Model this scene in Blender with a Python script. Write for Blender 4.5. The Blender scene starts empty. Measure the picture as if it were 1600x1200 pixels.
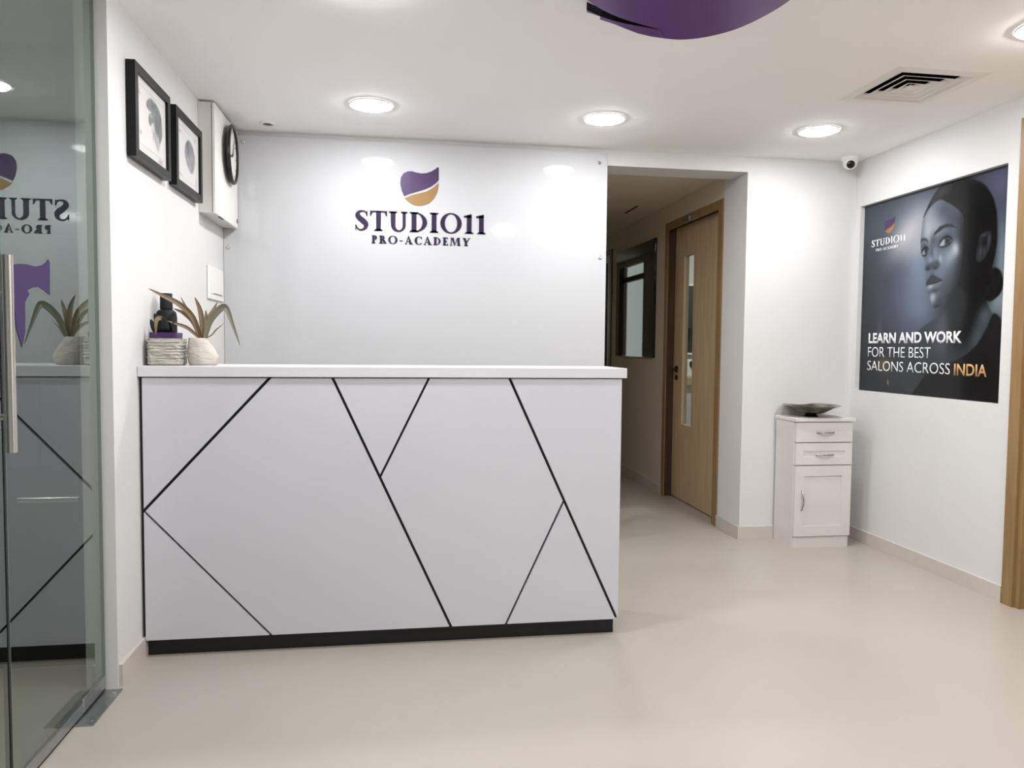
import bpy, bmesh, math, random
import numpy as np
from mathutils import Vector, Matrix
random.seed(4)
scene = bpy.context.scene
PI = math.pi

# ------------------------------------------------------------------ camera, world, exposure
EYE = Vector((0, 0, 1.126)); PAN, PITCH, ROLL, FPX = -0.1504, -0.0508, 0.0095, 1167.33
fw = Vector((-math.sin(PAN)*math.cos(PITCH), math.cos(PAN)*math.cos(PITCH), math.sin(PITCH)))
r0 = Vector((math.cos(PAN), math.sin(PAN), 0)); u0 = r0.cross(fw)
rt = math.cos(ROLL)*r0 + math.sin(ROLL)*u0; up = -math.sin(ROLL)*r0 + math.cos(ROLL)*u0
cam_d = bpy.data.cameras.new('camera'); cam = bpy.data.objects.new('camera', cam_d)
scene.collection.objects.link(cam)
M3 = Matrix((rt, up, -fw)).transposed()
cam.matrix_world = Matrix.Translation(EYE) @ M3.to_4x4()
cam_d.sensor_fit = 'HORIZONTAL'; cam_d.sensor_width = 36; cam_d.lens = FPX/1600*36
cam_d.clip_start = 0.02
scene.camera = cam
wd = bpy.data.worlds.new('world'); scene.world = wd; wd.use_nodes = True
wd.node_tree.nodes['Background'].inputs[0].default_value = (.6, .65, .7, 1)
wd.node_tree.nodes['Background'].inputs[1].default_value = 0.15
scene.view_settings.view_transform = 'Standard'; scene.view_settings.look = 'None'
scene.view_settings.gamma = 1.0; scene.view_settings.use_curve_mapping = False
scene.view_settings.exposure = 0.2
scene.cycles.max_bounces = 14; scene.cycles.diffuse_bounces = 7; scene.cycles.transparent_max_bounces = 12
LAMP = 212.0                      # radiance of the round ceiling lamps
LAMP_FRONT = 136.0                # the row along the back wall is dimmer
LAMP_COL = (.985, .99, 1.0)

# ------------------------------------------------------------------ materials
def lin(c): return tuple(((v/255)/12.92 if v/255 <= .04045 else ((v/255+.055)/1.055)**2.4) for v in c)
MATS = {}
def mat(name, col, rough=.5, metal=0., spec=.5, noise=None, emis=None, coat=0., bump=None):
    m = bpy.data.materials.new(name); m.use_nodes = True
    nt = m.node_tree; b = nt.nodes['Principled BSDF']
    b.inputs['Base Color'].default_value = (*col, 1); b.inputs['Roughness'].default_value = rough
    b.inputs['Metallic'].default_value = metal; b.inputs['Specular IOR Level'].default_value = spec
    b.inputs['Coat Weight'].default_value = coat; b.inputs['Coat Roughness'].default_value = .03
    if noise:
        sc, c2, det, stretch = noise
        tc = nt.nodes.new('ShaderNodeTexCoord'); mp = nt.nodes.new('ShaderNodeMapping'); mp.inputs['Scale'].default_value = stretch
        n = nt.nodes.new('ShaderNodeTexNoise'); n.inputs['Scale'].default_value = sc; n.inputs['Detail'].default_value = det
        r = nt.nodes.new('ShaderNodeValToRGB'); r.color_ramp.elements[0].color = (*col, 1); r.color_ramp.elements[1].color = (*c2, 1)
        r.color_ramp.elements[0].position = .35; r.color_ramp.elements[1].position = .65
        nt.links.new(tc.outputs['Object'], mp.inputs[0]); nt.links.new(mp.outputs[0], n.inputs[0])
        nt.links.new(n.outputs[0], r.inputs[0]); nt.links.new(r.outputs[0], b.inputs['Base Color'])
        if bump:
            bp = nt.nodes.new('ShaderNodeBump'); bp.inputs['Strength'].default_value = bump[0]; bp.inputs['Distance'].default_value = bump[1]
            nt.links.new(n.outputs[0], bp.inputs['Height']); nt.links.new(bp.outputs[0], b.inputs['Normal'])
    if emis:
        b.inputs['Emission Color'].default_value = (*emis[0], 1); b.inputs['Emission Strength'].default_value = emis[1]
    MATS[name] = m
    return m
mat('wall_paint', (.64, .633, .627), .75, spec=.25, noise=(3, (.655, .648, .642), 3, (1, 1, 1)))
mat('ceiling_paint', (.905, .897, .89), .85, spec=.2, noise=(2, (.92, .91, .903), 3, (1, 1, 1)))
mat('corridor_paint', (.60, .535, .43), .8, spec=.2, noise=(2, (.62, .555, .45), 3, (1, 1, 1)))
mat('lobby_paint', (.42, .47, .46), .8, spec=.2, noise=(2, (.44, .49, .48), 3, (1, 1, 1)))
mat('floor_vinyl', (.372, .336, .299), .33, spec=.42, noise=(1.6, (.394, .358, .32), 6, (1, 1, 1)))
mat('skirting_tile', (.53, .485, .445), .4, spec=.4, noise=(4, (.56, .51, .47), 4, (1, 1, 1)))
mat('white_laminate', (.56, .56, .60), .42, spec=.4, noise=(2, (.575, .575, .615), 3, (1, 1, 1)))
mat('white_top', (.62, .615, .64), .35, spec=.45, noise=(3, (.64, .635, .66), 3, (1, 1, 1)))
mat('black_laminate', (.008, .008, .009), .35, spec=.4)
mat('sign_acrylic', (.545, .55, .568), .05, spec=.45, coat=.0)
mat('purple_vinyl', lin((62, 38, 82)), .35, spec=.4, noise=(3, lin((66, 42, 86)), 3, (1, 1, 1)))
mat('purple_letter', lin((40, 24, 55)), .5, spec=.25)
mat('purple_gloss', lin((98, 66, 124)), .3, spec=.4)
mat('purple_decal', (.05, .032, .09), .6, spec=.1)
mat('gold_vinyl', lin((140, 106, 62)), .4, spec=.4, noise=(3, lin((146, 112, 66)), 3, (1, 1, 1)))
mat('chrome', (.72, .71, .69), .16, 1.)
mat('steel_handle', (.40, .39, .36), .22, 1.)
mat('brushed_steel', (.42, .44, .44), .3, 1., noise=(30, (.5, .52, .52), 3, (1, 1, 20)))
mat('dark_metal', (.06, .06, .055), .35, 1.)
mat('black_plastic', (.012, .012, .013), .3, spec=.4)
mat('black_matte', (.008, .008, .009), .6, spec=.25)
mat('frame_black', (.005, .006, .006), .36, spec=.2)
mat('white_plastic', (.80, .78, .75), .4, spec=.4)
mat('box_white', (.70, .675, .645), .45, spec=.4)
mat('seam_dark', (.10, .095, .09), .6)
mat('lamp_trim', (.82, .82, .82), .4)
mat('cabinet_white', (.635, .605, .58), .5, spec=.35, noise=(2.2, (.67, .64, .615), 5, (1, 1, 3)))
mat('bowl_metal', (.42, .385, .32), .13, 1., noise=(14, (.10, .08, .055), 2, (1, 1, 1)))
mat('ceramic', (.42, .39, .35), .55, spec=.35, noise=(16, (.49, .46, .415), 3, (1, 1, 5)), bump=(1., .03))
mat('ceramic_smooth', (.45, .41, .365), .5, spec=.35, noise=(10, (.52, .475, .43), 3, (1, 1, 2)), bump=(.9, .02))
mat('soil', (.03, .022, .015), .9)
mat('leaf_bronze', (.165, .115, .06), .45, spec=.4, noise=(6, (.225, .165, .10), 2, (1, 1, 1)))
mat('leaf_green', (.175, .165, .115), .45, spec=.4)
mat('leaf_black', (.012, .013, .014), .35, spec=.45)
mat('wood_door', (.56, .43, .265), .42, spec=.4, noise=(5, (.48, .36, .215), 5, (6, 6, .55)))
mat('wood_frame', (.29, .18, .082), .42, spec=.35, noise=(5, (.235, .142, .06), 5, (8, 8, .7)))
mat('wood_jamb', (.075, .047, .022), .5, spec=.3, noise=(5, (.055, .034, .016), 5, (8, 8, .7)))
mat('wood_dark', (.12, .072, .034), .45, spec=.4, noise=(5, (.09, .052, .024), 5, (8, 8, .7)))
mat('void', (.004, .004, .004), .9, spec=0)
mat('rubber', (.01, .01, .011), .6)
mat('slate', (.035, .042, .047), .5)
mat('navy', (.02, .03, .042), .5)
mat('lens_black', (.006, .006, .008), .08)
mat('text_white', lin((236, 235, 238)), .5)
mat('text_gold', lin((196, 152, 96)), .5)
mat('lamp_glow', (1, 1, 1), .5, emis=(LAMP_COL, LAMP))
mat('lamp_glow_front', (1, 1, 1), .5, emis=(LAMP_COL, LAMP_FRONT))
mat('frosted_lit', (.6, .62, .6), .4, emis=((.86, 1, .95), 1.15))
mat('side_room_fill', (1, 1, 1), .5, emis=((.95, .98, 1), 520.0))
mat('lobby_fill', (1, 1, 1), .5, emis=((1, .97, .92), 70.0))

def glass_mat(name, tint, ior=2.9):
    m = bpy.data.materials.new(name); m.use_nodes = True; nt = m.node_tree; nt.nodes.clear()
    o = nt.nodes.new('ShaderNodeOutputMaterial'); mx = nt.nodes.new('ShaderNodeMixShader')
    t = nt.nodes.new('ShaderNodeBsdfTransparent'); t.inputs[0].default_value = (*tint, 1)
    g = nt.nodes.new('ShaderNodeBsdfGlossy'); g.inputs['Roughness'].default_value = 0.0; g.inputs[0].default_value = (.92, 1, .965, 1)
    fr = nt.nodes.new('ShaderNodeFresnel'); fr.inputs['IOR'].default_value = ior
    ge = nt.nodes.new('ShaderNodeNewGeometry'); inv = nt.nodes.new('ShaderNodeMath'); inv.operation = 'SUBTRACT'; inv.inputs[0].default_value = 1
    mu = nt.nodes.new('ShaderNodeMath'); mu.operation = 'MULTIPLY'
    nt.links.new(ge.outputs['Backfacing'], inv.inputs[1]); nt.links.new(fr.outputs[0], mu.inputs[0]); nt.links.new(inv.outputs[0], mu.inputs[1])
    nt.links.new(mu.outputs[0], mx.inputs[0]); nt.links.new(t.outputs[0], mx.inputs[1]); nt.links.new(g.outputs[0], mx.inputs[2])
    nt.links.new(mx.outputs[0], o.inputs[0]); MATS[name] = m
glass_mat('door_glass', (.76, .80, .76))
glass_mat('clear_glass', (.85, .88, .86), 1.5)
mat('glass_edge', (.12, .20, .17), .15, spec=.6)

def print_mat(name, rough, spec):
    m = bpy.data.materials.new(name); m.use_nodes = True; nt = m.node_tree; b = nt.nodes['Principled BSDF']
    a = nt.nodes.new('ShaderNodeVertexColor'); a.layer_name = 'print'
    nt.links.new(a.outputs[0], b.inputs['Base Color']); b.inputs['Roughness'].default_value = rough
    b.inputs['Specular IOR Level'].default_value = spec; MATS[name] = m
print_mat('poster_print', .12, .22); print_mat('art_print', .5, .3); print_mat('gloss_print', .025, .5)

# ------------------------------------------------------------------ helpers
C = scene.collection
class MB:
    """collects shapes (world coordinates) for one mesh object"""
    def __init__(s): s.bm = bmesh.new()
    def box(s, x0, x1, y0, y1, z0, z1, bev=0.):
        vs = [s.bm.verts.new(p) for p in ((x0,y0,z0),(x1,y0,z0),(x1,y1,z0),(x0,y1,z0),(x0,y0,z1),(x1,y0,z1),(x1,y1,z1),(x0,y1,z1))]
        fs = [s.bm.faces.new([vs[i] for i in f]) for f in ((0,3,2,1),(4,5,6,7),(0,1,5,4),(1,2,6,5),(2,3,7,6),(3,0,4,7))]
        if bev: bmesh.ops.bevel(s.bm, geom=list({e for f in fs for e in f.edges}), offset=bev, segments=2, affect='EDGES', profile=.5)
        return s
    def prism(s, pts, depth, o, ax, ay, an):
        """2-D polygon pts placed at o with axes ax, ay, thickened by depth along -an (an = outward normal)"""
        o, ax, ay, an = map(Vector, (o, ax, ay, an)); n = len(pts)
        f = [s.bm.verts.new(o + ax*p[0] + ay*p[1]) for p in pts]
        b = [s.bm.verts.new(o + ax*p[0] + ay*p[1] - an*depth) for p in pts]
        s.bm.faces.new(f); s.bm.faces.new(b[::-1])
        for i in range(n): s.bm.faces.new((f[i], b[i], b[(i+1) % n], f[(i+1) % n]))
        return s
    def lathe(s, prof, c, n=40, axis=(0, 0, 1), cap0=True, cap1=True, sx=1, sy=1):
        c = Vector(c); ax = Vector(axis).normalized()
        e1 = ax.orthogonal().normalized() if abs(ax.z) < .99 else Vector((1, 0, 0)); e2 = ax.cross(e1)
        rings = []
        for r, h in prof:
            rings.append([s.bm.verts.new(c + ax*h + e1*(r*sx*math.cos(2*PI*i/n)) + e2*(r*sy*math.sin(2*PI*i/n))) for i in range(n)])
        for a, b in zip(rings, rings[1:]):
            for i in range(n): s.bm.faces.new((a[i], a[(i+1) % n], b[(i+1) % n], b[i]))
        if cap0: s.bm.faces.new(rings[0][::-1])
        if cap1: s.bm.faces.new(rings[-1])
        return s
    def tube(s, pts, rad, n=10):
        pts = [Vector(p) for p in pts]; rings = []; ref = None
        for i, p in enumerate(pts):
            t = (pts[min(i+1, len(pts)-1)] - pts[max(i-1, 0)]).normalized()
            e1 = t.orthogonal().normalized() if ref is None else (ref - t*ref.dot(t)).normalized()
            ref = e1; e2 = t.cross(e1); r = rad[i] if isinstance(rad, (list, tuple)) else rad
            rings.append([s.bm.verts.new(p + e1*r*math.cos(2*PI*k/n) + e2*r*math.sin(2*PI*k/n)) for k in range(n)])
        for a, b in zip(rings, rings[1:]):
            for i in range(n): s.bm.faces.new((a[i], a[(i+1) % n], b[(i+1) % n], b[i]))
        s.bm.faces.new(rings[0][::-1]); s.bm.faces.new(rings[-1])
        return s
    def build(s, name, m, parent=None, smooth=False, loc=None, sides=False):
        bmesh.ops.recalc_face_normals(s.bm, faces=s.bm.faces)
        if sides:
            for f in s.bm.faces: f.material_index = 1 if abs(f.normal.z) < .5 else 0
        base = Vector(parent['_base']) if parent is not None else Vector(loc or (0, 0, 0))
        bmesh.ops.translate(s.bm, verts=s.bm.verts, vec=-base)
        me = bpy.data.meshes.new(name); s.bm.to_mesh(me); s.bm.free()
        for k in ([m] if isinstance(m, str) else m): me.materials.append(MATS[k])
        if smooth:
            for p in me.polygons: p.use_smooth = True
            me.set_sharp_from_angle(angle=math.radians(38))
        o = bpy.data.objects.new(name, me); C.objects.link(o)
        o['_base'] = tuple(base)
        if parent is not None: o.parent = parent
        else: o.location = base
        return o
def thing(name, loc, label, cat, group=None):
    o = bpy.data.objects.new(name, None); C.objects.link(o); o.location = loc; o['_base'] = tuple(loc)
    o.empty_display_size = .05
    return tag(o, label, cat, group)
def tag(o, label, cat, group=None, kind=None):
    o['label'] = label; o['category'] = cat
    if group: o['group'] = group
    if kind: o['kind'] = kind
    return o
def struct(o, label=None):
    o['kind'] = 'structure'
    if label: o['label'] = label
    return o
def structure_root(name, loc, label):
    o = bpy.data.objects.new(name, None); C.objects.link(o); o.location = loc; o['_base'] = tuple(loc)
    return struct(o, label)
def boxes(*bs):
    m = MB()
    for b in bs: m.box(*b)
    return m
def spline(pts, n=8):
    P = [Vector(p) for p in pts]; out = []
    for i in range(len(P)-1):
        p0, p1, p2, p3 = P[max(i-1, 0)], P[i], P[i+1], P[min(i+2, len(P)-1)]
        for k in range(n):
            t = k/n
            out.append(.5*((2*p1) + (p2-p0)*t + (2*p0-5*p1+4*p2-p3)*t*t + (3*p1-p0-3*p2+p3)*t**3))
    return out + [P[-1]]
def closed_spline(pts, n=6):
    P = [Vector((*p, 0)) for p in pts]; L = len(P); out = []
    for i in range(L):
        p0, p1, p2, p3 = P[i-1], P[i], P[(i+1) % L], P[(i+2) % L]
        for k in range(n):
            t = k/n; q = .5*((2*p1) + (p2-p0)*t + (2*p0-5*p1+4*p2-p3)*t*t + (3*p1-p0-3*p2+p3)*t**3); out.append((q.x, q.y))
    return out

# ---------- lettering
def serif_glyph(ch, b=.2, t=.075):
    """polygons (unit cap height) and advance width of a Roman capital with bracketed serifs"""
    P = []
    def rect(x0, y0, x1, y1): P.append([(x0, y0), (x1, y0), (x1, y1), (x0, y1)])
    def serif(x0, x1, top, ov=.085):
        h = .045
        if top: P.append([(x0-ov, 1), (x0-ov, 1-h), (x0, 1-h*2.2), (x1, 1-h*2.2), (x1+ov, 1-h), (x1+ov, 1)])
        else: P.append([(x0-ov, 0), (x1+ov, 0), (x1+ov, h), (x1, h*2.2), (x0, h*2.2), (x0-ov, h)])
    def stem(x0, x1, top=True, bot=True):
        rect(x0, 0, x1, 1)
        if top: serif(x0, x1, True)
        if bot: serif(x0, x1, False)
    def ring(a0, a1, ox, oy, orx, ory, ix, iy, irx, iry, n=28):
        for k in range(n):
            q0 = math.radians(a0+(a1-a0)*k/n); q1 = math.radians(a0+(a1-a0)*(k+1)/n)
            P.append([(ox+orx*math.cos(q0), oy+ory*math.sin(q0)), (ox+orx*math.cos(q1), oy+ory*math.sin(q1)),
                      (ix+irx*math.cos(q1), iy+iry*math.sin(q1)), (ix+irx*math.cos(q0), iy+iry*math.sin(q0))])
    def stroke(pts, n=7):
        c = spline([(x, y, w) for x, y, w in pts], n)
        L = []
        for i, p in enumerate(c):
            d = Vector((*(c[min(i+1, len(c)-1)] - c[max(i-1, 0)]).xy, 0)).normalized(); nn = Vector((-d.y, d.x, 0))
            L.append(((p.x+nn.x*p.z, p.y+nn.y*p.z), (p.x-nn.x*p.z, p.y-nn.y*p.z)))
        for a, c2 in zip(L, L[1:]): P.append([a[0], c2[0], c2[1], a[1]])
    if ch == 'S':
        stroke([(.535, .80, .02), (.46, .93, .032), (.31, .965, .042), (.17, .90, .075), (.125, .76, .1*b/.2), (.21, .62, .112*b/.2), (.37, .47, .12*b/.2),
                (.485, .32, .105*b/.2), (.46, .14, .075), (.33, .04, .045), (.17, .055, .032), (.045, .22, .02)])
        P.append([(.50, .76), (.555, .70), (.555, .98), (.515, .98)]); P.append([(.02, .02), (.06, .02), (.085, .24), (.02, .31)]); w = .6
    elif ch == 'T':
        rect(0, .925, .76, 1); rect(.38-b/2, 0, .38+b/2, 1); serif(.38-b/2, .38+b/2, False)
        P.append([(0, .95), (0, .74), (.035, .74), (.12, .93)]); P.append([(.76, .95), (.64, .93), (.725, .74), (.76, .74)]); w = .77
    elif ch == 'U':
        rect(.08, .32, .08+b, 1); serif(.08, .08+b, True); rect(.62, .32, .62+b*.62, 1); serif(.62, .62+b*.62, True)
        xr = .62+b*.62
        ring(180, 360, (.08+xr)/2, .33, (xr-.08)/2, .35, (.08+b+.62)/2, .33, (.62-.08-b)/2, .265); w = xr+.1
    elif ch == 'D':
        stem(.1, .1+b); ring(-90, 90, .1+b*.5, .5, .70-b*.5+.0, .5, .1+b*.9, .5, .49-b*.9, .435)
        rect(.1, .935, .1+b*1.2, 1); rect(.1, 0, .1+b*1.2, .065); w = .84
    elif ch == 'I': stem(.1, .1+b); w = .2+b
    elif ch == 'O': ring(0, 360, .5, .5, .49, .52, .5, .5, .49-b*.95, .46, 40); w = 1.0
    elif ch == '1':
        rect(.16, 0, .16+b, .93); serif(.16, .16+b, False)
        P.append([(.16+b, 1.0), (.16+b, .82), (.16, .80), (.02, .83), (.02, .90)]); w = .16+b+.12
    elif ch == 'P':
        stem(.1, .1+b, False); P.append([(.02, 1), (.02, .955), (.1, .91), (.3, .91), (.3, 1)])
        ring(-90, 90, .1+b, .725, .5-b, .275, .1+b, .725, .5-2*b+.02, .205); w = .64
    elif ch == 'R':
        stem(.1, .1+b, False); P.append([(.02, 1), (.02, .955), (.1, .91), (.3, .91), (.3, 1)])
        ring(-90, 90, .1+b, .74, .5-b, .26, .1+b, .74, .5-2*b+.02, .19)
        P.append([(.28, .5), (.28+b*1.1, .5), (.80, .05), (.80, 0), (.80-b*1.15, 0)]); w = .80
    elif ch == '-': rect(.05, .36, .4, .46); w = .45
    elif ch == 'A':
        P.append([(.36, 1.03), (.36+t*1.1, 1.03), (.16, 0), (.08, 0)]); P.append([(.34, 1.03), (.44, 1.03), (.44+.36, 0), (.44+.36-b*1.15, 0)])
        rect(.2, .28, .62, .28+t*.9); serif(.08, .16, False, .07); serif(.8-b*1.15, .8, False, .06); w = .86
    elif ch == 'C':
        ring(48, 318, .47, .5, .45, .52, .47+.03, .5, .45-b*.95, .455, 34)
        P.append([(.74, .98), (.79, .98), (.79, .68), (.75, .70), (.68, .84)]); w = .84
    elif ch == 'E':
        stem(.1, .1+b); rect(.1, .925, .56, 1); rect(.1, 0, .58, .075); rect(.1, .47, .46, .54)
        P.append([(.56, 1), (.45, .93), (.525, .76), (.56, .76)]); P.append([(.60, .26), (.565, .26), (.46, .07), (.58, 0)])
        P.append([(.48, .37), (.45, .37), (.4, .5), (.45, .64), (.48, .64)]); w = .64
    elif ch == 'M':
        P.append([(.08, 0), (.16, 0), (.22, 1), (.14, 1)]); serif(.08, .16, False, .07); rect(.04, .955, .3, 1)
        P.append([(.14, 1), (.14+b*1.1, 1), (.54, .1), (.47, 0)]); P.append([(.47, 0), (.54, .0), (.86, 1), (.79, 1)])
        P.append([(.78, 1), (.78+b, 1), (.84+b, 0), (.84, 0)]); serif(.84, .84+b, False, .07); rect(.78, .955, .86+b, 1); w = .96+b
    elif ch == 'Y':
        P.append([(.04, 1), (.04+b*1.15, 1), (.38+b*.5, .42), (.38-b*.5, .42)]); P.append([(.68, 1), (.76, 1), (.38+b*.5, .40), (.38, .46)])
        rect(.38-b/2, 0, .38+b/2, .45); serif(.38-b/2, .38+b/2, False); rect(0, .955, .34, 1); rect(.6, .955, .84, 1); w = .84
    return P, w
def serif_text(mb, txt, o, ax, ay, an, width, cap, depth=.002, b=.2, gap=.06):
    x = 0; items = []
    for ch in txt:
        P, w = serif_glyph(ch, b); items.append((x, P)); x += w + gap
    sx = width/(x-gap)
    for x0, P in items:
        for poly in P: mb.prism([((x0+p[0])*sx, p[1]*cap) for p in poly], depth, o, ax, ay, an)
def sans_text(txt, o, ax, ay, an, width, cap, weight=0., depth=.0006):
    cu = bpy.data.curves.new('lettering', 'FONT'); cu.body = txt; cu.offset = weight; cu.resolution_u = 4
    ob = bpy.data.objects.new('lettering', cu); C.objects.link(ob); bpy.context.view_layer.update()
    me = bpy.data.meshes.new_from_object(ob.evaluated_get(bpy.context.evaluated_depsgraph_get()))
    bpy.data.objects.remove(ob); bpy.data.curves.remove(cu)
    bm = bmesh.new(); bm.from_mesh(me); bpy.data.meshes.remove(me)
    xs = [v.co.x for v in bm.verts]; ys = [v.co.y for v in bm.verts]; x0, y0 = min(xs), min(ys)
    sx = width/(max(xs)-x0); sy = cap/(max(ys)-y0); o, ax, ay, an = map(Vector, (o, ax, ay, an))
    r = bmesh.ops.extrude_face_region(bm, geom=bm.faces[:])
    top = {v for v in r['geom'] if isinstance(v, bmesh.types.BMVert)}
    for v in bm.verts:
        q = o + ax*((v.co.x-x0)*sx) + ay*((v.co.y-y0)*sy)
        v.co = q if v in top else q - an*depth
    m = MB(); m.bm.free(); m.bm = bm
    return m

# ---------- printed pictures: a grid with a printed colour per point
def sstep(x): x = np.clip(x, 0, 1); return x*x*(3-2*x)
class Print:
    def __init__(s, nx, ny, bg):
        s.nx, s.ny = nx, ny
        s.S, s.T = np.meshgrid(np.linspace(0, 1, nx), np.linspace(0, 1, ny)); s.c = np.zeros((ny, nx, 3)) + np.array(bg, float)
    def blend(s, a, col): s.c += (np.array(col, float) - s.c)*a[..., None]
    def blob(s, x, y, rx, ry, col, a=1., rot=0., mask=None):
        c, q = math.cos(rot), math.sin(rot); dx, dy = s.S-x, s.T-y
        g = np.exp(-(((dx*c+dy*q)/rx)**2 + ((-dx*q+dy*c)/ry)**2))*a
        s.blend(g if mask is None else g*mask, col)
    def sd(s, pts):
        P = np.array(pts, float); d = np.full(s.S.shape, 9.); ins = np.zeros(s.S.shape, bool)
        for (x0, y0), (x1, y1) in zip(P, np.roll(P, -1, 0)):
            ex, ey = x1-x0, y1-y0; wx, wy = s.S-x0, s.T-y0
            h = np.clip((wx*ex+wy*ey)/(ex*ex+ey*ey+1e-12), 0, 1); d = np.minimum(d, np.hypot(wx-h*ex, wy-h*ey))
            cr = ((y0 > s.T) != (y1 > s.T)); ins ^= cr & (s.S < (x1-x0)*(s.T-y0)/((y1-y0) if y1 != y0 else 1e-9)+x0)
        return np.where(ins, -d, d)
    def mask(s, pts, soft=.004): return sstep(.5 - s.sd(pts)/(2*soft))
    def poly(s, pts, col, soft=.004, a=1., mask=None):
        m = s.mask(pts, soft)*a; s.blend(m if mask is None else m*mask, col)
    def build(s, name, m, o, ax, ay, parent, k=1.):
        """o = lower left corner, ax / ay = full width / height vectors"""
        o, ax, ay = (np.array(v, float) for v in (o, ax, ay)); base = np.array(parent['_base'])
        co = o - base + s.S[..., None]*ax + s.T[..., None]*ay
        nx, ny = s.nx, s.ny; i = np.arange(nx*ny).reshape(ny, nx)
        f = np.stack([i[:-1, :-1], i[:-1, 1:], i[1:, 1:], i[1:, :-1]], -1).reshape(-1, 4)
        me = bpy.data.meshes.new(name); me.from_pydata(co.reshape(-1, 3).tolist(), [], f.tolist()); me.materials.append(MATS[m])
        c = np.clip(s.c/255, 0, 1); c = np.where(c <= .04045, c/12.92, ((c+.055)/1.055)**2.4)*k
        at = me.color_attributes.new('print', 'FLOAT_COLOR', 'POINT')
        at.data.foreach_set('color', np.concatenate([c.reshape(-1, 3), np.ones((nx*ny, 1))], 1).ravel().astype(np.float32))
        o2 = bpy.data.objects.new(name, me); C.objects.link(o2); o2.parent = parent; o2['_base'] = tuple(base)
        return o2

# ------------------------------------------------------------------ the room shell
XL, XR, YB, H = -.9035, 2.6741, 4.1171, 2.2288
XO, ZO = 1.9894, 2.1411
YJ = 2.548
struct(boxes((-4, 4.6, -3.2, 10.4, -.1, 0)).build('floor', 'floor_vinyl'))
vx0, vx1, vy0, vy1 = 1.965, 2.295, 2.755, 3.085
struct(boxes((-4, vx0, -3.2, YB+.1, H, H+.1), (vx1, 4.6, -3.2, YB+.1, H, H+.1), (vx0, vx1, -3.2, vy0, H, H+.1), (vx0, vx1, vy1, YB+.1, H, H+.1)).build('ceiling', 'ceiling_paint'))
struct(boxes((-1.0, XL, YJ, YB+.2, 0, H)).build('wall_left', 'wall_paint'))
struct(boxes((XL, 1.145, YB, YB+.2, 0, H), (1.145, XO, YB, YB+.2, ZO, H)).build('wall_back', 'wall_paint'))
DY0, DY1, DZ = 4.4302, 5.4302, 2.0494
struct(boxes((XO, 2.80, YB, 4.25, 0, H), (XO, XO+.12, 4.25, DY0, 0, H)).build('wall_back_right', 'wall_paint'))
NY0, NY1, NZ0, NZ1 = 2.997, 4.072, .885, 1.961
PDY0, PDY1 = 1.95, 2.866
struct(boxes((2.724, 2.80, PDY1, YB, 0, H), (XR, 2.724, PDY1, NY0, 0, H), (XR, 2.724, NY1, YB, 0, H), (XR, 2.724, NY0, NY1, 0, NZ0), (XR, 2.724, NY0, NY1, NZ1, H),
             (XR, 2.80, -2.6, PDY0, 0, H), (XR, 2.80, PDY0, PDY1, 2.08, H)).build('wall_right', 'wall_paint'))
struct(boxes((-1.0, 2.8, -2.72, -2.6, 0, H)).build('wall_front', 'wall_paint'))
struct(boxes((-1.0, -.9035, -2.6, 1.2, 0, H)).build('wall_entrance', 'wall_paint'))
# corridor beyond the opening
struct(boxes((XO, XO+.12, DY1, 10.2, 0, 2.3), (XO, XO+.12, DY0, DY1, DZ, 2.3)).build('wall_corridor_right', 'corridor_paint'))
struct(boxes((1.045, 1.145, YB+.2, 8.35, 0, 2.3), (1.045, 1.145, 9.35, 10.2, 0, 2.3), (1.045, 1.145, 8.35, 9.35, 0, .95), (1.045, 1.145, 8.35, 9.35, 2.12, 2.3)).build('wall_corridor_left', 'corridor_paint'))
struct(boxes((1.0, 2.1, 10.2, 10.3, 0, 2.3)).build('wall_corridor_end', 'corridor_paint'))
struct(boxes((1.0, 2.2, YB+.2, 10.3, 2.19, 2.3)).build('ceiling_corridor', 'corridor_paint'))
w = structure_root('window_1', (1.095, 8.85, .95), 'frosted lit window in the left corridor wall')
boxes((1.085, 1.105, 8.42, 9.15, .95, 2.12)).build('pane', 'frosted_lit', w)
boxes((1.06, 1.15, 8.35, 8.39, .95, 2.12), (1.06, 1.15, 9.31, 9.35, .95, 2.12), (1.06, 1.15, 8.39, 9.31, 1.93, 1.99), (1.06, 1.15, 9.15, 9.31, .95, 2.12)).build('window_frame', 'wood_dark', w)
# side room behind the corridor door
struct(boxes((2.11, 4.2, 6.7, 6.8, 0, 2.3), (4.2, 4.3, 4.25, 6.8, 0, 2.3), (2.11, 4.2, 4.25, 6.8, 2.25, 2.3)).build('wall_side_room', 'wall_paint'))
# lobby behind the glass door
struct(boxes((-4, -1.0, 3.07, 3.17, 0, H)).build('wall_lobby', 'lobby_paint'))
struct(boxes((-4, -3.9, -3.2, 3.07, 0, H), (-4, -1.0, -3.2, -3.1, 0, H)).build('wall_lobby_side', 'lobby_paint'))
# skirting
SK = .074
struct(boxes((XL, XL+.012, YJ+.005, YB, 0, SK)).build('baseboard_left', 'skirting_tile'))
struct(boxes((XO-.012, XR, YB-.012, YB, 0, SK), (XO-.012, XO, YB, DY0-.01, 0, SK)).build('baseboard_back', 'skirting_tile'))
struct(boxes((XR-.012, XR, PDY1+.06, YB, 0, SK), (XR-.012, XR, -2.6, PDY0-.06, 0, SK)).build('baseboard_right', 'skirting_tile'))
struct(boxes((XO-.012, XO, DY1+.01, 6.86, 0, SK), (XO-.012, XO, 7.85, 10.2, 0, SK)).build('baseboard_corridor', 'skirting_tile'))

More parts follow.
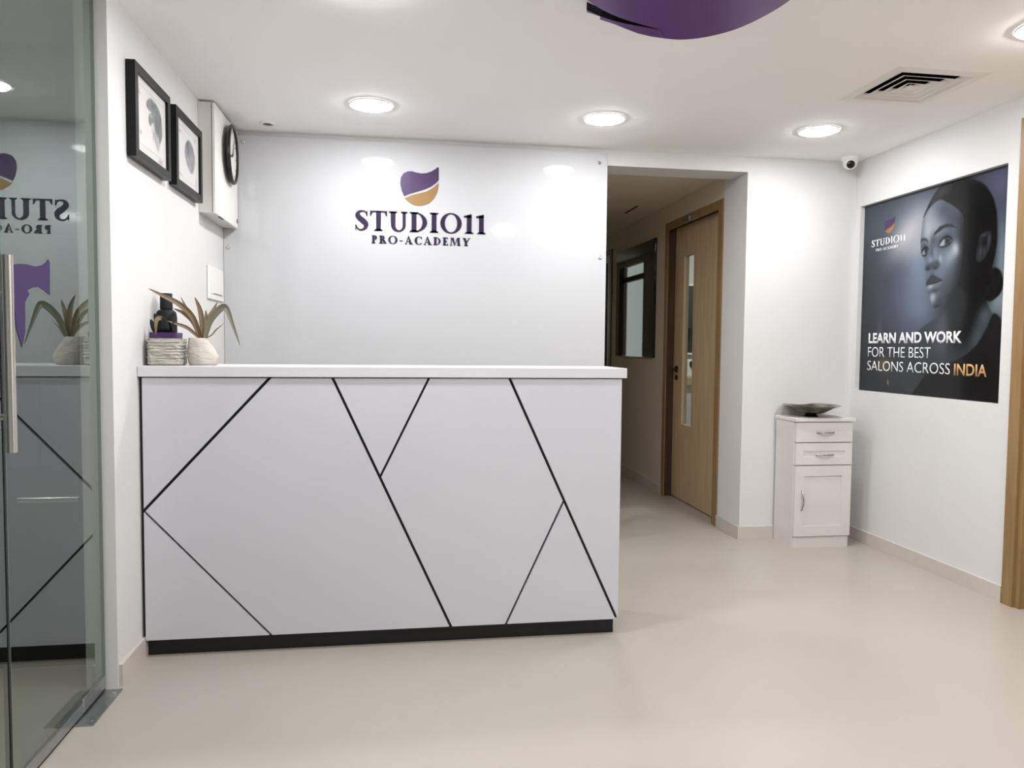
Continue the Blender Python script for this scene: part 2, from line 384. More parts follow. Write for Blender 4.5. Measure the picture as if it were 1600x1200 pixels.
# ------------------------------------------------------------------ ceiling lamps
def downlight(x, y, label, z=H, m='lamp_glow', r=.083, group='round ceiling downlights'):
    t = thing('ceiling_downlight', (x, y, z), label, 'ceiling light', group)
    MB().lathe([(r+.002, -.004), (r+.014, -.006), (r+.018, -.002), (r+.018, -.0002)], (x, y, z), 40, cap0=False, cap1=False).build('trim_ring', 'lamp_trim', t, True)
    MB().lathe([(r+.003, -.0006), (r+.001, -.006), (r*.95, -.010), (r*.8, -.013), (r*.4, -.0155), (.004, -.016)], (x, y, z), 40, cap0=False).build('diffuser', m, t, True)
    return t
for x, y, lb in ((-.129, 3.56, 'lit round downlight nearest the back panel above the purple logo'), (.981, 3.57, 'lit round downlight above the right end of the back panel'),
                 (2.099, 3.565, 'lit round downlight beside the dome camera'), (2.185, 2.30, 'lit round downlight cut by the right edge of the photo'),
                 (-.119, 2.37, 'lit round downlight above the counter front, cut by the top edge of the photo'),
                 (-.12, 1.1, 'lit round downlight of the third row, left of the entrance'), (.98, 1.1, 'lit round downlight of the third row, middle'),
                 (2.1, 1.1, 'lit round downlight of the third row, right side')):
    downlight(x, y, lb, m='lamp_glow_front' if y > 3 else 'lamp_glow')
downlight(3.0, 5.6, 'added fill lamp brightening the room behind the wooden door', 2.25, 'side_room_fill', .06, 'added fill lamps outside the reception')  # unseen fill lamp, added to brighten what shows through the glass strip
downlight(-2.2, .8, 'added dim fill lamp brightening the lobby outside the glass door', H, 'lobby_fill', .06, 'added fill lamps outside the reception')  # added out of view to lift the dim lobby behind the glass
t = thing('ceiling_spotlight', (-.654, 3.95, H), 'small unlit white ring spotlight at the ceiling corner above the wall clock', 'spotlight')
MB().lathe([(.040, 0), (.040, -.004), (.034, -.007), (.026, -.006), (.024, -.001)], (-.654, 3.95, H), 32, cap0=False, cap1=False).build('trim_ring', 'white_plastic', t, True)
MB().lathe([(.024, -.0015), (.02, -.004), (.012, -.005)], (-.654, 3.95, H), 24, cap0=False).build('lens', 'seam_dark', t, True)

# ------------------------------------------------------------------ back panel with logo
t = thing('logo_panel', (.125, YB, .75), 'glossy white acrylic wall panel with purple and gold STUDIO11 PRO-ACADEMY logo', 'sign panel')
PF = YB-.022
boxes((XL+.002, .1245, PF, PF+.006, .72, 2.203)).build('sheet', 'sign_acrylic', t)
boxes((.1247, 1.147, PF, PF+.006, .72, 2.203)).build('sheet', 'sign_acrylic', t)
for x, z in ((-.80, 2.17), (1.101, 2.148), (1.113, 1.626), (-.878, 1.626), (.03, .80), (1.1, .80)):
    MB().lathe([(.008, .016), (.008, 0), (.010, -.001), (.010, -.004), (.007, -.007)], (x, PF, z), 20, axis=(0, 1, 0)).build('standoff_cap', 'chrome', t, True)
EP = [(0.026,1.922),(0.012,1.953),(0.005,1.988),(0.008,2.021),(0.023,2.044),(0.045,2.055),(0.067,2.057),(0.089,2.051),(0.117,2.047),(0.145,2.050),(0.173,2.061),(0.195,2.076),(0.203,2.084),(0.210,2.082),(0.210,2.052),(0.210,2.016),(0.195,1.999),(0.167,1.978),(0.140,1.965),(0.106,1.953),(0.068,1.941),(0.040,1.930)]
EG = [(0.030,1.913),(0.068,1.931),(0.106,1.941),(0.145,1.952),(0.179,1.973),(0.210,2.001),(0.209,1.980),(0.201,1.946),(0.184,1.915),(0.157,1.889),(0.123,1.877),(0.101,1.875),(0.073,1.880),(0.048,1.895)]
WX, WZ, WN = (1, 0, 0), (0, 0, 1), (0, -1, 0)
e = MB().prism(EP, .003, (0, PF-.0032, 0), WX, WZ, WN).build('emblem_leaf', 'purple_vinyl', t); e['label'] = 'purple wave of the emblem'
e = MB().prism(EG, .003, (0, PF-.0032, 0), WX, WZ, WN).build('emblem_base', 'gold_vinyl', t); e['label'] = 'gold lower half of the emblem'
m = MB(); serif_text(m, 'STUDIO11', (-.233, PF-.0032, 1.734), WX, WZ, WN, .703, .106, .003, .215, .07); e = m.build('lettering', 'purple_letter', t); e['label'] = 'purple serif letters STUDIO11'
m = MB(); serif_text(m, 'PRO-ACADEMY', (-.147, PF-.0032, 1.668), WX, WZ, WN, .53, .042, .003, .25, .15); e = m.build('lettering', 'purple_letter', t); e['label'] = 'small purple serif letters PRO-ACADEMY'

# ------------------------------------------------------------------ reception counter
CX0, CX1, CY, CZ0, CZ1 = -.8905, .8498, 2.7775, .0642, 1.0035
t = thing('reception_counter', (-.02, 2.95, 0), 'white reception counter with black diagonal grooves and black recessed plinth', 'reception counter')
boxes((XL+.001, CX1-.003, CY+.016, 3.09, CZ0, CZ1)).build('carcass', 'black_laminate', t)
boxes((XL+.006, .838, CY+.030, 3.06, 0, CZ0)).build('plinth', 'black_laminate', t)
boxes((CX1-.003, CX1, CY+.002, 3.09, CZ0, CZ1)).build('side_panel', 'white_laminate', t)
ST = 1.0445
m = MB(); m.box(XL+.001, .8665, CY-.010, 3.07, CZ1+.003, ST, .002); m.build('counter_top', 'white_top', t)
def clip(poly, a, b, off):
    """keep the part of poly left of a->b, moved in by off"""
    a, b = Vector(a), Vector(b); d = (b-a).normalized(); n = Vector((-d.y, d.x)); out = []
    f = [(Vector(p)-a).dot(n)-off for p in poly]
    for i in range(len(poly)):
        p, q, fp, fq = Vector(poly[i]), Vector(poly[(i+1) % len(poly)]), f[i], f[(i+1) % len(poly)]
        if fp >= 0: out.append(tuple(p))
        if (fp >= 0) != (fq >= 0): out.append(tuple(p + (q-p)*(fp/(fp-fq))))
    return out
LA = ((-.457, 1.005), (-.886, .537)); LB_ = ((-.886, .526), (-.466, .070)); LC = ((-.238, 1.003), (.192, .072))
LD = ((.109, 1.002), (-.063, .649)); LE = ((.413, 1.002), (.842, .069)); LF = ((.624, .529), (.410, .071))
R4 = [(CX0, CZ0), (CX1-.003, CZ0), (CX1-.003, CZ1), (CX0, CZ1)]
rv = lambda l: (l[1], l[0])
g = .0052
for cuts in ([(rv(LA), g)], [(rv(LB_), g*.8)], [(LA, g), (LB_, g*.8), (rv(LC), g)], [(LC, g), (rv(LD), g*.8)],
             [(LD, g*.8), (LC, g), (rv(LE), g), (rv(LF), g*.8)], [(LF, g*.8), (rv(LE), g)], [(LE, g)]):
    p = R4
    for (a, b), o in cuts: p = clip(p, a, b, o)
    if len(p) > 2: MB().prism(p, .016, (0, CY, 0), WX, WZ, WN).build('front_panel', 'white_laminate', t)

# ------------------------------------------------------------------ things on the counter
bx, by = -.832, 2.875
t = thing('planter', (bx, by, ST), 'square ribbed white planter with dark leaves and purple inner pot at counter end', 'plant pot', 'planters on the counter')
m = MB()
def rrect(hw, r, n=8):
    out = []
    for cx, cy, a0 in ((hw-r, hw-r, 0), (-hw+r, hw-r, 90), (-hw+r, -hw+r, 180), (hw-r, -hw+r, 270)):
        for k in range(n+1): a = math.radians(a0+90*k/n); out.append((cx+r*math.cos(a), cy+r*math.sin(a)))
    return out
def loft(m, secs, cx, cy, cap=True):
    rings = []
    for hw, r, z, wob in secs:
        ring = []
        for i, (px, py) in enumerate(rrect(hw, r)):
            w_ = 1 + wob*(math.sin(i*1.3+z*160)+.6*math.sin(i*.7+z*310+1))
            ring.append(m.bm.verts.new((cx+px*w_, cy+py*w_, z)))
        rings.append(ring)
    n = len(rings[0])
    for a, b in zip(rings, rings[1:]):
        for i in range(n): m.bm.faces.new((a[i], a[(i+1) % n], b[(i+1) % n], b[i]))
    m.bm.faces.new(rings[0][::-1])
    if cap: m.bm.faces.new(rings[-1])
secs = [(.050, .016, ST, 0), (.056, .02, ST+.004, 0)] + [(.0565+.001*math.sin(k*1.9), .02, ST+.004+.088*k/26, .02) for k in range(1, 26)] + [(.057, .02, ST+.096, .0), (.052, .018, ST+.097, 0), (.051, .018, ST+.07, 0)]
loft(m, secs, bx, by); m.build('pot', 'ceramic', t, True)
m = MB(); loft(m, [(.046, .012, ST+.071, 0), (.047, .012, ST+.118, 0), (.045, .012, ST+.118, 0), (.044, .012, ST+.105, 0)], bx-.004, by)
e = m.build('inner_pot', 'purple_vinyl', t, True); e['label'] = 'purple inner pot rim'
def leaf(m, pts, w, fold=.25, n=7, side=None, tipw=.05):
    """a strap leaf along pts, widest at about a third of its length"""
    c = spline(pts, n); L = len(c); prev = None
    for i, p in enumerate(c):
        u = i/(L-1); ww = w*max(tipw, (math.sin(PI*min(1, .16+u*.84)))**.8)
        d = (c[min(i+1, L-1)]-c[max(i-1, 0)]).normalized()
        sd = (side - d*side.dot(d)).normalized() if side is not None else d.cross(Vector((0, -1, 0))).normalized()
        nrm = sd.cross(d)
        row = [m.bm.verts.new(p - sd*ww + nrm*ww*fold), m.bm.verts.new(p), m.bm.verts.new(p + sd*ww + nrm*ww*fold)]
        row += [m.bm.verts.new(v.co - nrm*.0012) for v in row]
        if prev:
            for a, b in ((0, 1), (1, 2), (5, 4), (4, 3), (2, 5), (3, 0)): m.bm.faces.new((prev[a], prev[b], row[b], row[a]))
        else: m.bm.faces.new((row[0], row[1], row[4], row[3])); m.bm.faces.new((row[1], row[2], row[5], row[4]))
        prev = row
    m.bm.faces.new((prev[0], prev[3], prev[4], prev[1])); m.bm.faces.new((prev[1], prev[4], prev[5], prev[2]))
for pts, w in (([(0, -.02, .105), (-.012, -.04, .15), (-.03, -.045, .185)], .016), ([(.01, -.02, .105), (.022, -.04, .15), (.036, -.042, .19)], .014),
               ([(-.01, -.02, .105), (-.03, -.035, .13), (-.045, -.04, .165)], .012), ([(.005, -.02, .105), (.006, -.042, .14), (.002, -.05, .175)], .015)):
    m = MB(); leaf(m, [(bx+a, by+b, ST+c) for a, b, c in pts], w); m.build('leaf', 'leaf_black', t, True)
t = thing('bottle', (-.863, 2.975, ST), 'black pump bottle with square cap standing behind the square planter', 'bottle')
MB().lathe([(.033, 0), (.037, .004), (.037, .175), (.034, .195), (.026, .204), (.018, .206)], (-.863, 2.975, ST), 36).build('body', 'black_matte', t, True)
MB().lathe([(.021, .2062), (.0225, .208), (.0215, .264), (.020, .266)], (-.863, 2.975, ST), 32).build('cap', 'black_matte', t, True)

px_, py_ = -.7105, 2.885
t = thing('planter', (px_, py_, ST), 'egg-shaped white planter holding a bronze spiky strap-leaf plant', 'potted plant', 'planters on the counter')
m = MB(); rings = []
for k in range(25):
    # leaning egg: straight left side, belly low on the right, diagonal shoulder up to a small opening
    u = k/24; z = ST + .100*u
    le = np.interp(u, [0, .06, .3, .7, 1], [-.755, -.762, -.766, -.765, -.761]); ri = np.interp(u, [0, .05, .15, .3, .42, .6, .8, 1], [-.668, -.662, -.659, -.657, -.661, -.671, -.685, -.700])
    rad = (ri-le)/2; cx = (ri+le)/2
    rings.append([m.bm.verts.new((cx + rad*math.cos(a)*(1+.012*math.sin(3*a+u*9)), py_ + rad*.92*math.sin(a)*(1+.012*math.sin(4*a+u*7)), z)) for a in (2*PI*i/32 for i in range(32))])
def inset(ring, f, dz):
    c = sum((v.co for v in ring), Vector())/len(ring)
    return [m.bm.verts.new(c + (v.co-c)*f + Vector((0, 0, dz))) for v in ring]
rings.append(inset(rings[24], .86, 0)); rings.append(inset(rings[25], .95, -.018))
for a, b in zip(rings, rings[1:]):
    for i in range(32): m.bm.faces.new((a[i], a[(i+1) % 32], b[(i+1) % 32], b[i]))
m.bm.faces.new(rings[0][::-1]); m.bm.faces.new(rings[-1])
m.build('pot', 'ceramic_smooth', t, True)
MB().lathe([(.022, 0), (.020, .004), (.012, .009)], (-.7305, py_, ST+.081), 24).build('soil', 'soil', t, True)
k_ = py_/2.95
def lp(pts, dy0, dy1):
    n = len(pts)-1; out = []
    for i, (x, z) in enumerate(pts):
        y = py_ + dy0 + (dy1-dy0)*i/n; out.append((x*y/2.95, y, 1.126+(z-1.126)*y/2.95+.002))
    return out
LEAVES = [([(-0.735,1.143),(-0.754,1.203),(-0.778,1.24),(-0.817,1.273),(-0.872,1.301),(-0.918,1.324)], .0105, 0, -.05, 0),
          ([(-0.733,1.146),(-0.758,1.216),(-0.782,1.249),(-0.805,1.296)], .0065, .01, .03, 1),
          ([(-0.739,1.143),(-0.762,1.203),(-0.794,1.234),(-0.831,1.252)], .008, -.005, -.02, 0),
          ([(-0.74,1.143),(-0.779,1.178),(-0.814,1.193),(-0.853,1.206)], .0065, -.012, -.06, 0),
          ([(-0.729,1.143),(-0.73,1.208),(-0.738,1.254),(-0.755,1.295)], .0095, 0, -.01, 0),
          ([(-0.719,1.143),(-0.715,1.204),(-0.716,1.248)], .007, .01, .02, 0),
          ([(-0.719,1.148),(-0.708,1.208),(-0.692,1.242),(-0.674,1.278)], .0085, .005, .04, 0),
          ([(-0.719,1.143),(-0.703,1.2),(-0.678,1.238),(-0.654,1.259),(-0.64,1.251),(-0.622,1.201),(-0.594,1.115)], .0125, -.005, -.03, 2),
          ([(-0.714,1.143),(-0.695,1.156),(-0.679,1.175),(-0.65,1.2)], .003, 0, .03, 0),
          ([(-0.725,1.143),(-0.722,1.2),(-0.735,1.24)], .008, .012, .05, 1)]
for pts, w, d0, d1, gmat in LEAVES:
    m = MB(); leaf(m, lp(pts, d0, d1), w, .35); m.build('leaf', 'leaf_green' if gmat else 'leaf_bronze', t, True)
# curled dry tip of the low leaf
m = MB(); leaf(m, [(-.829, 2.83, 1.205), (-.842, 2.825, 1.214), (-.852, 2.82, 1.20), (-.853, 2.815, 1.155)], .008, .3); m.build('leaf', 'leaf_bronze', t, True)

# ------------------------------------------------------------------ left wall: pictures, box, clock, plate
def picture(y0, y1, z0, z1, label, paint):
    t = thing('framed_picture', (XL, (y0+y1)/2, z0), label, 'picture', 'framed pictures on the left wall')
    d = .032; xf = XL+d; b = .030
    boxes((XL+.003, xf, y0, y0+b, z0, z1), (XL+.003, xf, y1-b, y1, z0, z1), (XL+.003, xf, y0+b, y1-b, z0, z0+b), (XL+.003, xf, y0+b, y1-b, z1-b, z1)).build('frame', 'frame_black', t)
    boxes((XL+.003, XL+.020, y0+b, y1-b, z0+b, z1-b)).build('backing', 'white_plastic', t)
    P = Print(90, 90, (222, 218, 216)); paint(P)
    P.build('print', 'art_print', (XL+.022, y0+b-.002, z0+b-.002), (0, y1-y0-2*b+.004, 0), (0, 0, z1-z0-2*b+.004), t, .82)
    return t
def art1(P):
    P.poly([(.1, .12), (.93, .12), (.93, .9), (.1, .9)], (205, 200, 198), .006); P.poly([(.115, .135), (.915, .135), (.915, .885), (.115, .885)], (224, 221, 219), .006)
    hair = [(.34,.70),(.38,.78),(.48,.84),(.6,.84),(.72,.82),(.82,.74),(.86,.6),(.86,.46),(.78,.33),(.73,.38),(.66,.42),(.6,.5),(.54,.54),(.47,.47),(.41,.51),(.42,.6),(.5,.66),(.42,.66)]
    P.poly(closed_spline(hair, 4), (132, 136, 136), .02); P.blob(.7, .55, .12, .12, (104, 108, 109), .8, mask=P.mask(hair, .02)); P.blob(.55, .78, .1, .06, (112, 118, 118), .7)
    P.poly(closed_spline([(.5,.45),(.6,.42),(.7,.38),(.78,.33),(.72,.2),(.66,.24),(.58,.32)], 4), (170, 170, 172), .03, .8)
    P.blob(.57, .5, .05, .05, (200, 190, 182), .8)
    for x, y, w, h, c in ((.1, .8, .05, .1, (176, 165, 152)), (.12, .78, .08, .015, (176, 165, 152)), (.16, .28, .05, .04, (150, 150, 152)), (.8, .08, .1, .05, (150, 150, 156))): P.blob(x, y, w*.6, h*.7, c, .8)
    ink(P, hair, 11, (96, 101, 102), 26)
    P.blob(.62, .42, .02, .09, (120, 120, 124), .7, .3); P.blob(.56, .36, .015, .06, (140, 138, 140), .6, -.2); P.blob(.53, .55, .03, .015, (86, 88, 90), .7); P.blob(.50, .61, .04, .02, (196, 186, 178), .8)
def ink(P, hair, seed, col, n):
    # loose brush strokes inside the hair shape
    rg = random.Random(seed); m = P.mask(closed_spline(hair, 4), .015); xs = [p[0] for p in hair]; ys = [p[1] for p in hair]
    for _ in range(n):
        d = rg.uniform(-22, 22)
        P.blob(rg.uniform(min(xs), max(xs)), rg.uniform(min(ys), max(ys)), rg.uniform(.012, .04), rg.uniform(.04, .10), tuple(c+d for c in col), rg.uniform(.35, .8), rg.uniform(-.9, .5), m)
def art2(P):
    P.poly([(.12, .1), (.9, .1), (.9, .9), (.12, .9)], (208, 202, 200), .006); P.poly([(.135, .115), (.885, .115), (.885, .885), (.135, .885)], (222, 220, 220), .006)
    hair = [(.37,.5),(.38,.62),(.45,.72),(.55,.78),(.68,.76),(.8,.64),(.83,.5),(.72,.3),(.62,.28),(.5,.34),(.42,.42)]
    P.poly(closed_spline(hair, 4), (146, 148, 150), .02); P.blob(.5, .66, .1, .08, (110, 118, 118), .8, mask=P.mask(hair, .02)); P.blob(.62, .45, .12, .12, (164, 160, 168), .7, mask=P.mask(hair, .02))
    P.blob(.78, .48, .03, .1, (176, 160, 146), .7)
    ink(P, hair, 5, (122, 124, 128), 24)
    P.blob(.47, .70, .05, .05, (104, 110, 110), .7, mask=P.mask(hair, .02)); P.blob(.60, .36, .06, .05, (178, 172, 180), .6, mask=P.mask(hair, .02)); P.blob(.52, .44, .03, .05, (188, 184, 184), .6)
    for x, y, w, h, c in ((.17, .8, .1, .03, (172, 164, 158)), (.16, .14, .14, .02, (176, 168, 160)), (.84, .86, .06, .04, (160, 162, 166)), (.88, .16, .05, .1, (180, 172, 168))): P.blob(x, y, w*.6, h*.8, c, .8)
picture(2.700, 3.090, 1.750, 2.068, 'black framed ink portrait nearer the glass door', art1)
picture(3.165, 3.560, 1.752, 2.066, 'black framed ink portrait beside the white wall box', art2)

t = thing('distribution_box', (XL, 3.84, 1.72), 'tall white electrical box on the left wall below the ceiling', 'wall box')
boxes((XL+.001, -.845, 3.615, 4.080, 1.722, 2.218)).build('body', 'box_white', t)
m = MB(); m.box(-.842, -.828, 3.612, 4.083, 1.719, 2.216, .003); m.build('door', 'white_plastic', t)
boxes((-.845, -.842, 3.618, 4.077, 1.725, 2.214)).build('seal', 'seam_dark', t)
m = MB(); m.box(-.828, -.824, 4.055, 4.068, 1.745, 1.765, .001); m.build('latch', 'seam_dark', t)
m = MB(); m.box(-.8405, -.8285, 3.70, 3.78, 1.7165, 1.7188); m.build('slot', 'seam_dark', t)
cy, cz = 3.872, 2.047
t = thing('wall_clock', (-.828, cy, cz), 'round black rimmed wall clock with white face on the white wall box', 'clock')
CKX, CKY = Vector((math.cos(.06), math.sin(.06), 0)), Vector((-math.sin(.06), math.cos(.06), 0))
cc = Vector((-.8265, cy, cz))
def ck(prof, nm, m, n=56, c0=False, c1=False, sm=True): MB().lathe(prof, cc, n, axis=CKX, cap0=c0, cap1=c1).build(nm, m, t, sm)
ck([(.05, -.0005), (.05, .011), (.125, .012), (.134, .016)], 'back_case', 'black_plastic', c0=True, c1=True)
ck([(.128, .014), (.138, .012), (.143, .018), (.141, .027), (.134, .030), (.127, .027), (.126, .018)], 'rim', 'black_plastic')
ck([(.127, .0165), (.127, .0185)], 'face', 'white_plastic', c0=True, c1=True)
for ang, L, w in ((.5, .095, .004), (-1.9, .068, .006)):
    d = CKY*math.sin(ang) + Vector((0, 0, 1))*math.cos(ang); n_ = d.cross(CKX)*-1; m = MB()
    m.prism([(-w, -.015), (w, -.015), (w*.6, L), (-w*.6, L)], .0015, cc + CKX*.0225, n_, d, CKX); m.build('hand', 'black_plastic', t)
for i in range(12):
    q_ = i*PI/6; d = CKY*math.sin(q_) + Vector((0, 0, 1))*math.cos(q_); n_ = d.cross(CKX)*-1; m = MB()
    m.prism([(-.003, .104), (.003, .104), (.003, .118), (-.003, .118)], .001, cc + CKX*.0197, n_, d, CKX); m.build('hour_mark', 'black_plastic', t)
t = thing('switch_plate', (XL, 3.90, 1.337), 'white switch plate on the left wall below the wall box', 'switch plate')
m = MB(); m.box(XL+.001, XL+.010, 3.745, 4.05, 1.338, 1.497, .003); m.build('plate', 'white_plastic', t)
m = MB(); m.box(XL+.010, XL+.013, 3.785, 4.015, 1.365, 1.475, .001); m.build('rocker_bank', 'white_plastic', t)
boxes((XL+.0132, XL+.0138, 3.83, 4.0, 1.366, 1.3695)).build('indicator_strip', 'seam_dark', t)

# ------------------------------------------------------------------ glass entrance
GX = -.938
d1 = structure_root('door_1', (GX, 2.25, 0), 'frameless green tinted glass door leaf beside the left wall end')
boxes((GX-.010, GX, 1.955, 2.535, .012, 2.222)).build('pane', 'door_glass', d1)
boxes((GX-.0102, GX+.0002, 2.5352, 2.5372, .012, 2.222), (GX-.0102, GX+.0002, 1.951, 1.9548, .012, 2.222)).build('edge', 'glass_edge', d1)
m = MB(); m.box(GX-.014, GX+.004, 2.36, 2.532, .010, .052, .004); m.build('patch_fitting', 'brushed_steel', d1)
m = MB(); m.box(GX-.012, GX+.002, 1.956, 2.36, .008, .040, .003); m.build('bottom_rail', 'brushed_steel', d1)
boxes((GX-.006, GX-.001, 1.95, 2.54, .001, .007)).build('floor_seal', 'rubber', d1)
DEC = [(1.996, 1.305), (2.015, 1.315), (2.044, 1.32), (2.078, 1.322), (2.124, 1.321), (2.161, 1.328), (2.183, 1.337), (2.197, 1.348), (2.206, 1.341), (2.203, 1.252), (2.174, 1.261), (2.14, 1.269), (2.106, 1.265), (2.077, 1.256), (2.089, 1.247), (2.065, 1.226), (2.062, 1.149), (2.044, 1.11), (2.017, 1.16), (2.014, 1.202), (1.997, 1.234)]
e = MB().prism(DEC, .0006, (GX+.001, 0, 0), (0, 1, 0), (0, 0, 1), (1, 0, 0)).build('vinyl_decal', 'purple_decal', d1); e['label'] = 'purple vinyl decal on the glass'
d2 = structure_root('door_2', (GX, 1.6, 0), 'second frameless glass door leaf at the left edge')
boxes((GX-.010, GX, 1.225, 1.9405, .012, 2.222)).build('pane', 'door_glass', d2)
boxes((GX-.0115, GX+.0015, 1.9408, 1.9500, .012, 2.222)).build('edge_gasket', 'rubber', d2)
m = MB(); hx, hy = GX+.042, 1.893
m.tube([(hx, hy, .866), (hx, hy, 1.325)], .0125, 20)
for z in (.95, 1.235): m.tube([(hx, hy, z), (GX, hy, z)], .008, 12)
m.build('pull_handle', 'chrome', d2, True)
m = MB(); hx2 = GX-.052; m.tube([(hx2, hy, .866), (hx2, hy, 1.325)], .0125, 20)
for z in (.95, 1.235): m.tube([(hx2, hy, z), (GX-.01, hy, z)], .008, 12)
m.build('pull_handle', 'chrome', d2, True)
t = thing('floor_spring_cover', (-.93, 2.405, 0), 'flat steel floor spring cover plate under the glass door corner', 'floor plate')
m = MB(); m.box(-1.02, -.884, 2.297, 2.53, .0005, .005, .001); m.build('plate', 'brushed_steel', t)
for y in (2.32, 2.50): MB().lathe([(.006, 0), (.006, .0012), (.003, .0018)], (-.9, y, .005), 16).build('screw', 'chrome', t, True)

# ------------------------------------------------------------------ lobby seen through the glass
t = thing('lobby_cabinet', (-1.75, 2.9, 0), 'dark low cabinet behind the glass door with chrome bar handle', 'cabinet')
boxes((-2.3, -1.03, 2.72, 3.06, .10, .98)).build('body', 'slate', t)
boxes((-2.25, -1.05, 2.75, 3.05, 0, .10)).build('plinth', 'black_laminate', t)
m = MB(); m.box(-2.3, -1.19, 2.70, 2.72, .70, .99, .003); m.build('drawer', 'navy', t)
m = MB(); m.tube([(-1.25, 2.68, .60), (-1.06, 2.68, .60)], .014, 14)
for x in (-1.23, -1.08): m.tube([(x, 2.68, .60), (x, 2.72, .60)], .006, 10)
m.build('handle', 'chrome', t, True)

# ------------------------------------------------------------------ right side: poster
PX, PW, PH = 2.7005, NY1-NY0-.004, NZ1-NZ0-.004
PY, PZ = NY1-.002, NZ0+.002
t = thing('poster', (PX, (NY0+NY1)/2, PZ), 'large dark blue poster of a woman with slick bun recessed in the right wall', 'poster')
boxes((PX+.001, PX+.023, NY0+.002, NY1-.002, NZ0+.002, NZ1-.002)).build('board', 'frame_black', t)
HAIR = [(0.469,0.864),(0.486,0.897),(0.529,0.954),(0.593,0.999),(0.665,1.005),(0.747,0.994),(0.814,0.967),(0.860,0.934),(0.900,0.878),(0.921,0.822),(0.928,0.765),(0.931,0.693),(0.925,0.637),(0.910,0.578),(0.928,0.577),(0.953,0.564),(0.969,0.534),(0.974,0.500),(0.958,0.464),(0.929,0.443),(0.900,0.435),(0.873,0.451),(0.828,0.473),(0.743,0.500),(0.735,0.672),(0.738,0.805),(0.700,0.861),(0.620,0.914),(0.568,0.932),(0.510,0.906)]
FACE = [(0.469,0.864),(0.510,0.906),(0.568,0.932),(0.620,0.914),(0.700,0.861),(0.757,0.817),(0.802,0.712),(0.823,0.562),(0.815,0.464),(0.779,0.417),(0.619,0.426),(0.568,0.420),(0.549,0.433),(0.533,0.472),(0.509,0.511),(0.503,0.539),(0.499,0.560),(0.503,0.592),(0.490,0.615),(0.494,0.647),(0.480,0.670),(0.469,0.679),(0.460,0.704),(0.455,0.738),(0.455,0.765),(0.460,0.812)]
NECK = [(0.617,0.440),(0.621,0.407),(0.625,0.385),(0.580,0.369),(0.520,0.347),(0.463,0.317),(0.406,0.260),(0.372,0.180),(0.381,0.020),(0.978,0.057),(0.969,0.337),(0.961,0.367),(0.923,0.382),(0.896,0.417),(0.887,0.431),(0.872,0.467),(0.727,0.506)]
DRESS = [(0.929,0.382),(0.947,0.379),(0.976,0.348),(1.02,0.273),(1.02,-.02),(0.410,-.02),(0.540,0.123),(0.706,0.172),(0.782,0.203),(0.840,0.246),(0.871,0.287),(0.898,0.328),(0.916,0.368)]
BROW1 = [(0.543,0.768),(0.550,0.782),(0.582,0.804),(0.626,0.810),(0.661,0.805),(0.691,0.782),(0.676,0.787),(0.648,0.793),(0.612,0.794),(0.577,0.779)]
BROW2 = [(0.454,0.745),(0.459,0.764),(0.474,0.767),(0.499,0.759),(0.511,0.740),(0.487,0.752),(0.467,0.752)]
EYE1 = [(0.579,0.713),(0.590,0.730),(0.607,0.746),(0.633,0.753),(0.651,0.745),(0.666,0.730),(0.652,0.712),(0.624,0.705),(0.599,0.707)]
EYE2 = [(0.463,0.687),(0.470,0.709),(0.481,0.723),(0.500,0.724),(0.518,0.708),(0.513,0.689),(0.495,0.673),(0.475,0.678)]
LG = lambda L: [(.553+(x-.553)*1.16, .540+(y-.540)*1.22) for x, y in L]
LIPU = [(0.505,0.533),(0.517,0.553),(0.535,0.570),(0.546,0.575),(0.566,0.567),(0.607,0.548),(0.590,0.540),(0.552,0.540),(0.529,0.539)]
LIPL = [(0.505,0.531),(0.529,0.538),(0.560,0.539),(0.604,0.546),(0.593,0.531),(0.568,0.517),(0.539,0.512),(0.515,0.515)]
NOSE = [(0.496,0.617),(0.513,0.636),(0.547,0.641),(0.576,0.648),(0.592,0.631),(0.589,0.615),(0.556,0.608),(0.526,0.606)]
EAR = [(0.826,0.684),(0.831,0.717),(0.852,0.736),(0.876,0.740),(0.896,0.725),(0.898,0.688),(0.885,0.652),(0.864,0.626),(0.840,0.611),(0.820,0.620),(0.815,0.651)]
P = Print(250, 330, (52, 55, 60))
P.blob(.12, .88, .25, .2, (84, 94, 106), .7); P.blob(.30, .50, .2, .22, (86, 86, 110), .9); P.blob(.18, .62, .12, .16, (66, 72, 78), .7)
P.blob(.455, .60, .125, .26, (114, 130, 150), 1.); P.blob(.46, .42, .10, .10, (112, 128, 148), .8); P.blob(.42, .88, .2, .12, (120, 134, 150), .7)
P.blob(.36, .80, .16, .085, (192, 188, 194), .95, .55); P.blob(.44, .74, .10, .07, (180, 180, 186), .6, .5)
P.blob(.96, .60, .09, .22, (122, 136, 148), .95); P.blob(.96, .93, .14, .10, (88, 88, 116), .95); P.blob(.97, .44, .08, .08, (132, 146, 156), .9)
P.blob(.40, .33, .12, .05, (92, 92, 114), .7); P.blob(.16, .33, .02, .06, (92, 92, 112), .6); P.blob(.08, .08, .3, .15, (46, 48, 50), .8)
P.blob(.30, .12, .16, .10, (66, 76, 80), .6)
nk = P.mask(closed_spline(NECK, 3), .006); P.blend(nk, (62, 70, 74))
P.blob(.63, .30, .05, .12, (94, 92, 112), .8, mask=nk); P.blob(.745, .36, .07, .16, (18, 18, 20), 1., -.15, nk); P.blob(.80, .46, .09, .09, (16, 16, 18), 1., mask=nk)
P.blob(.88, .38, .03, .05, (84, 92, 100), .8, mask=nk); P.blob(.84, .28, .04, .06, (78, 86, 94), .6, mask=nk); P.blob(.55, .10, .2, .09, (54, 60, 64), .8, mask=nk)
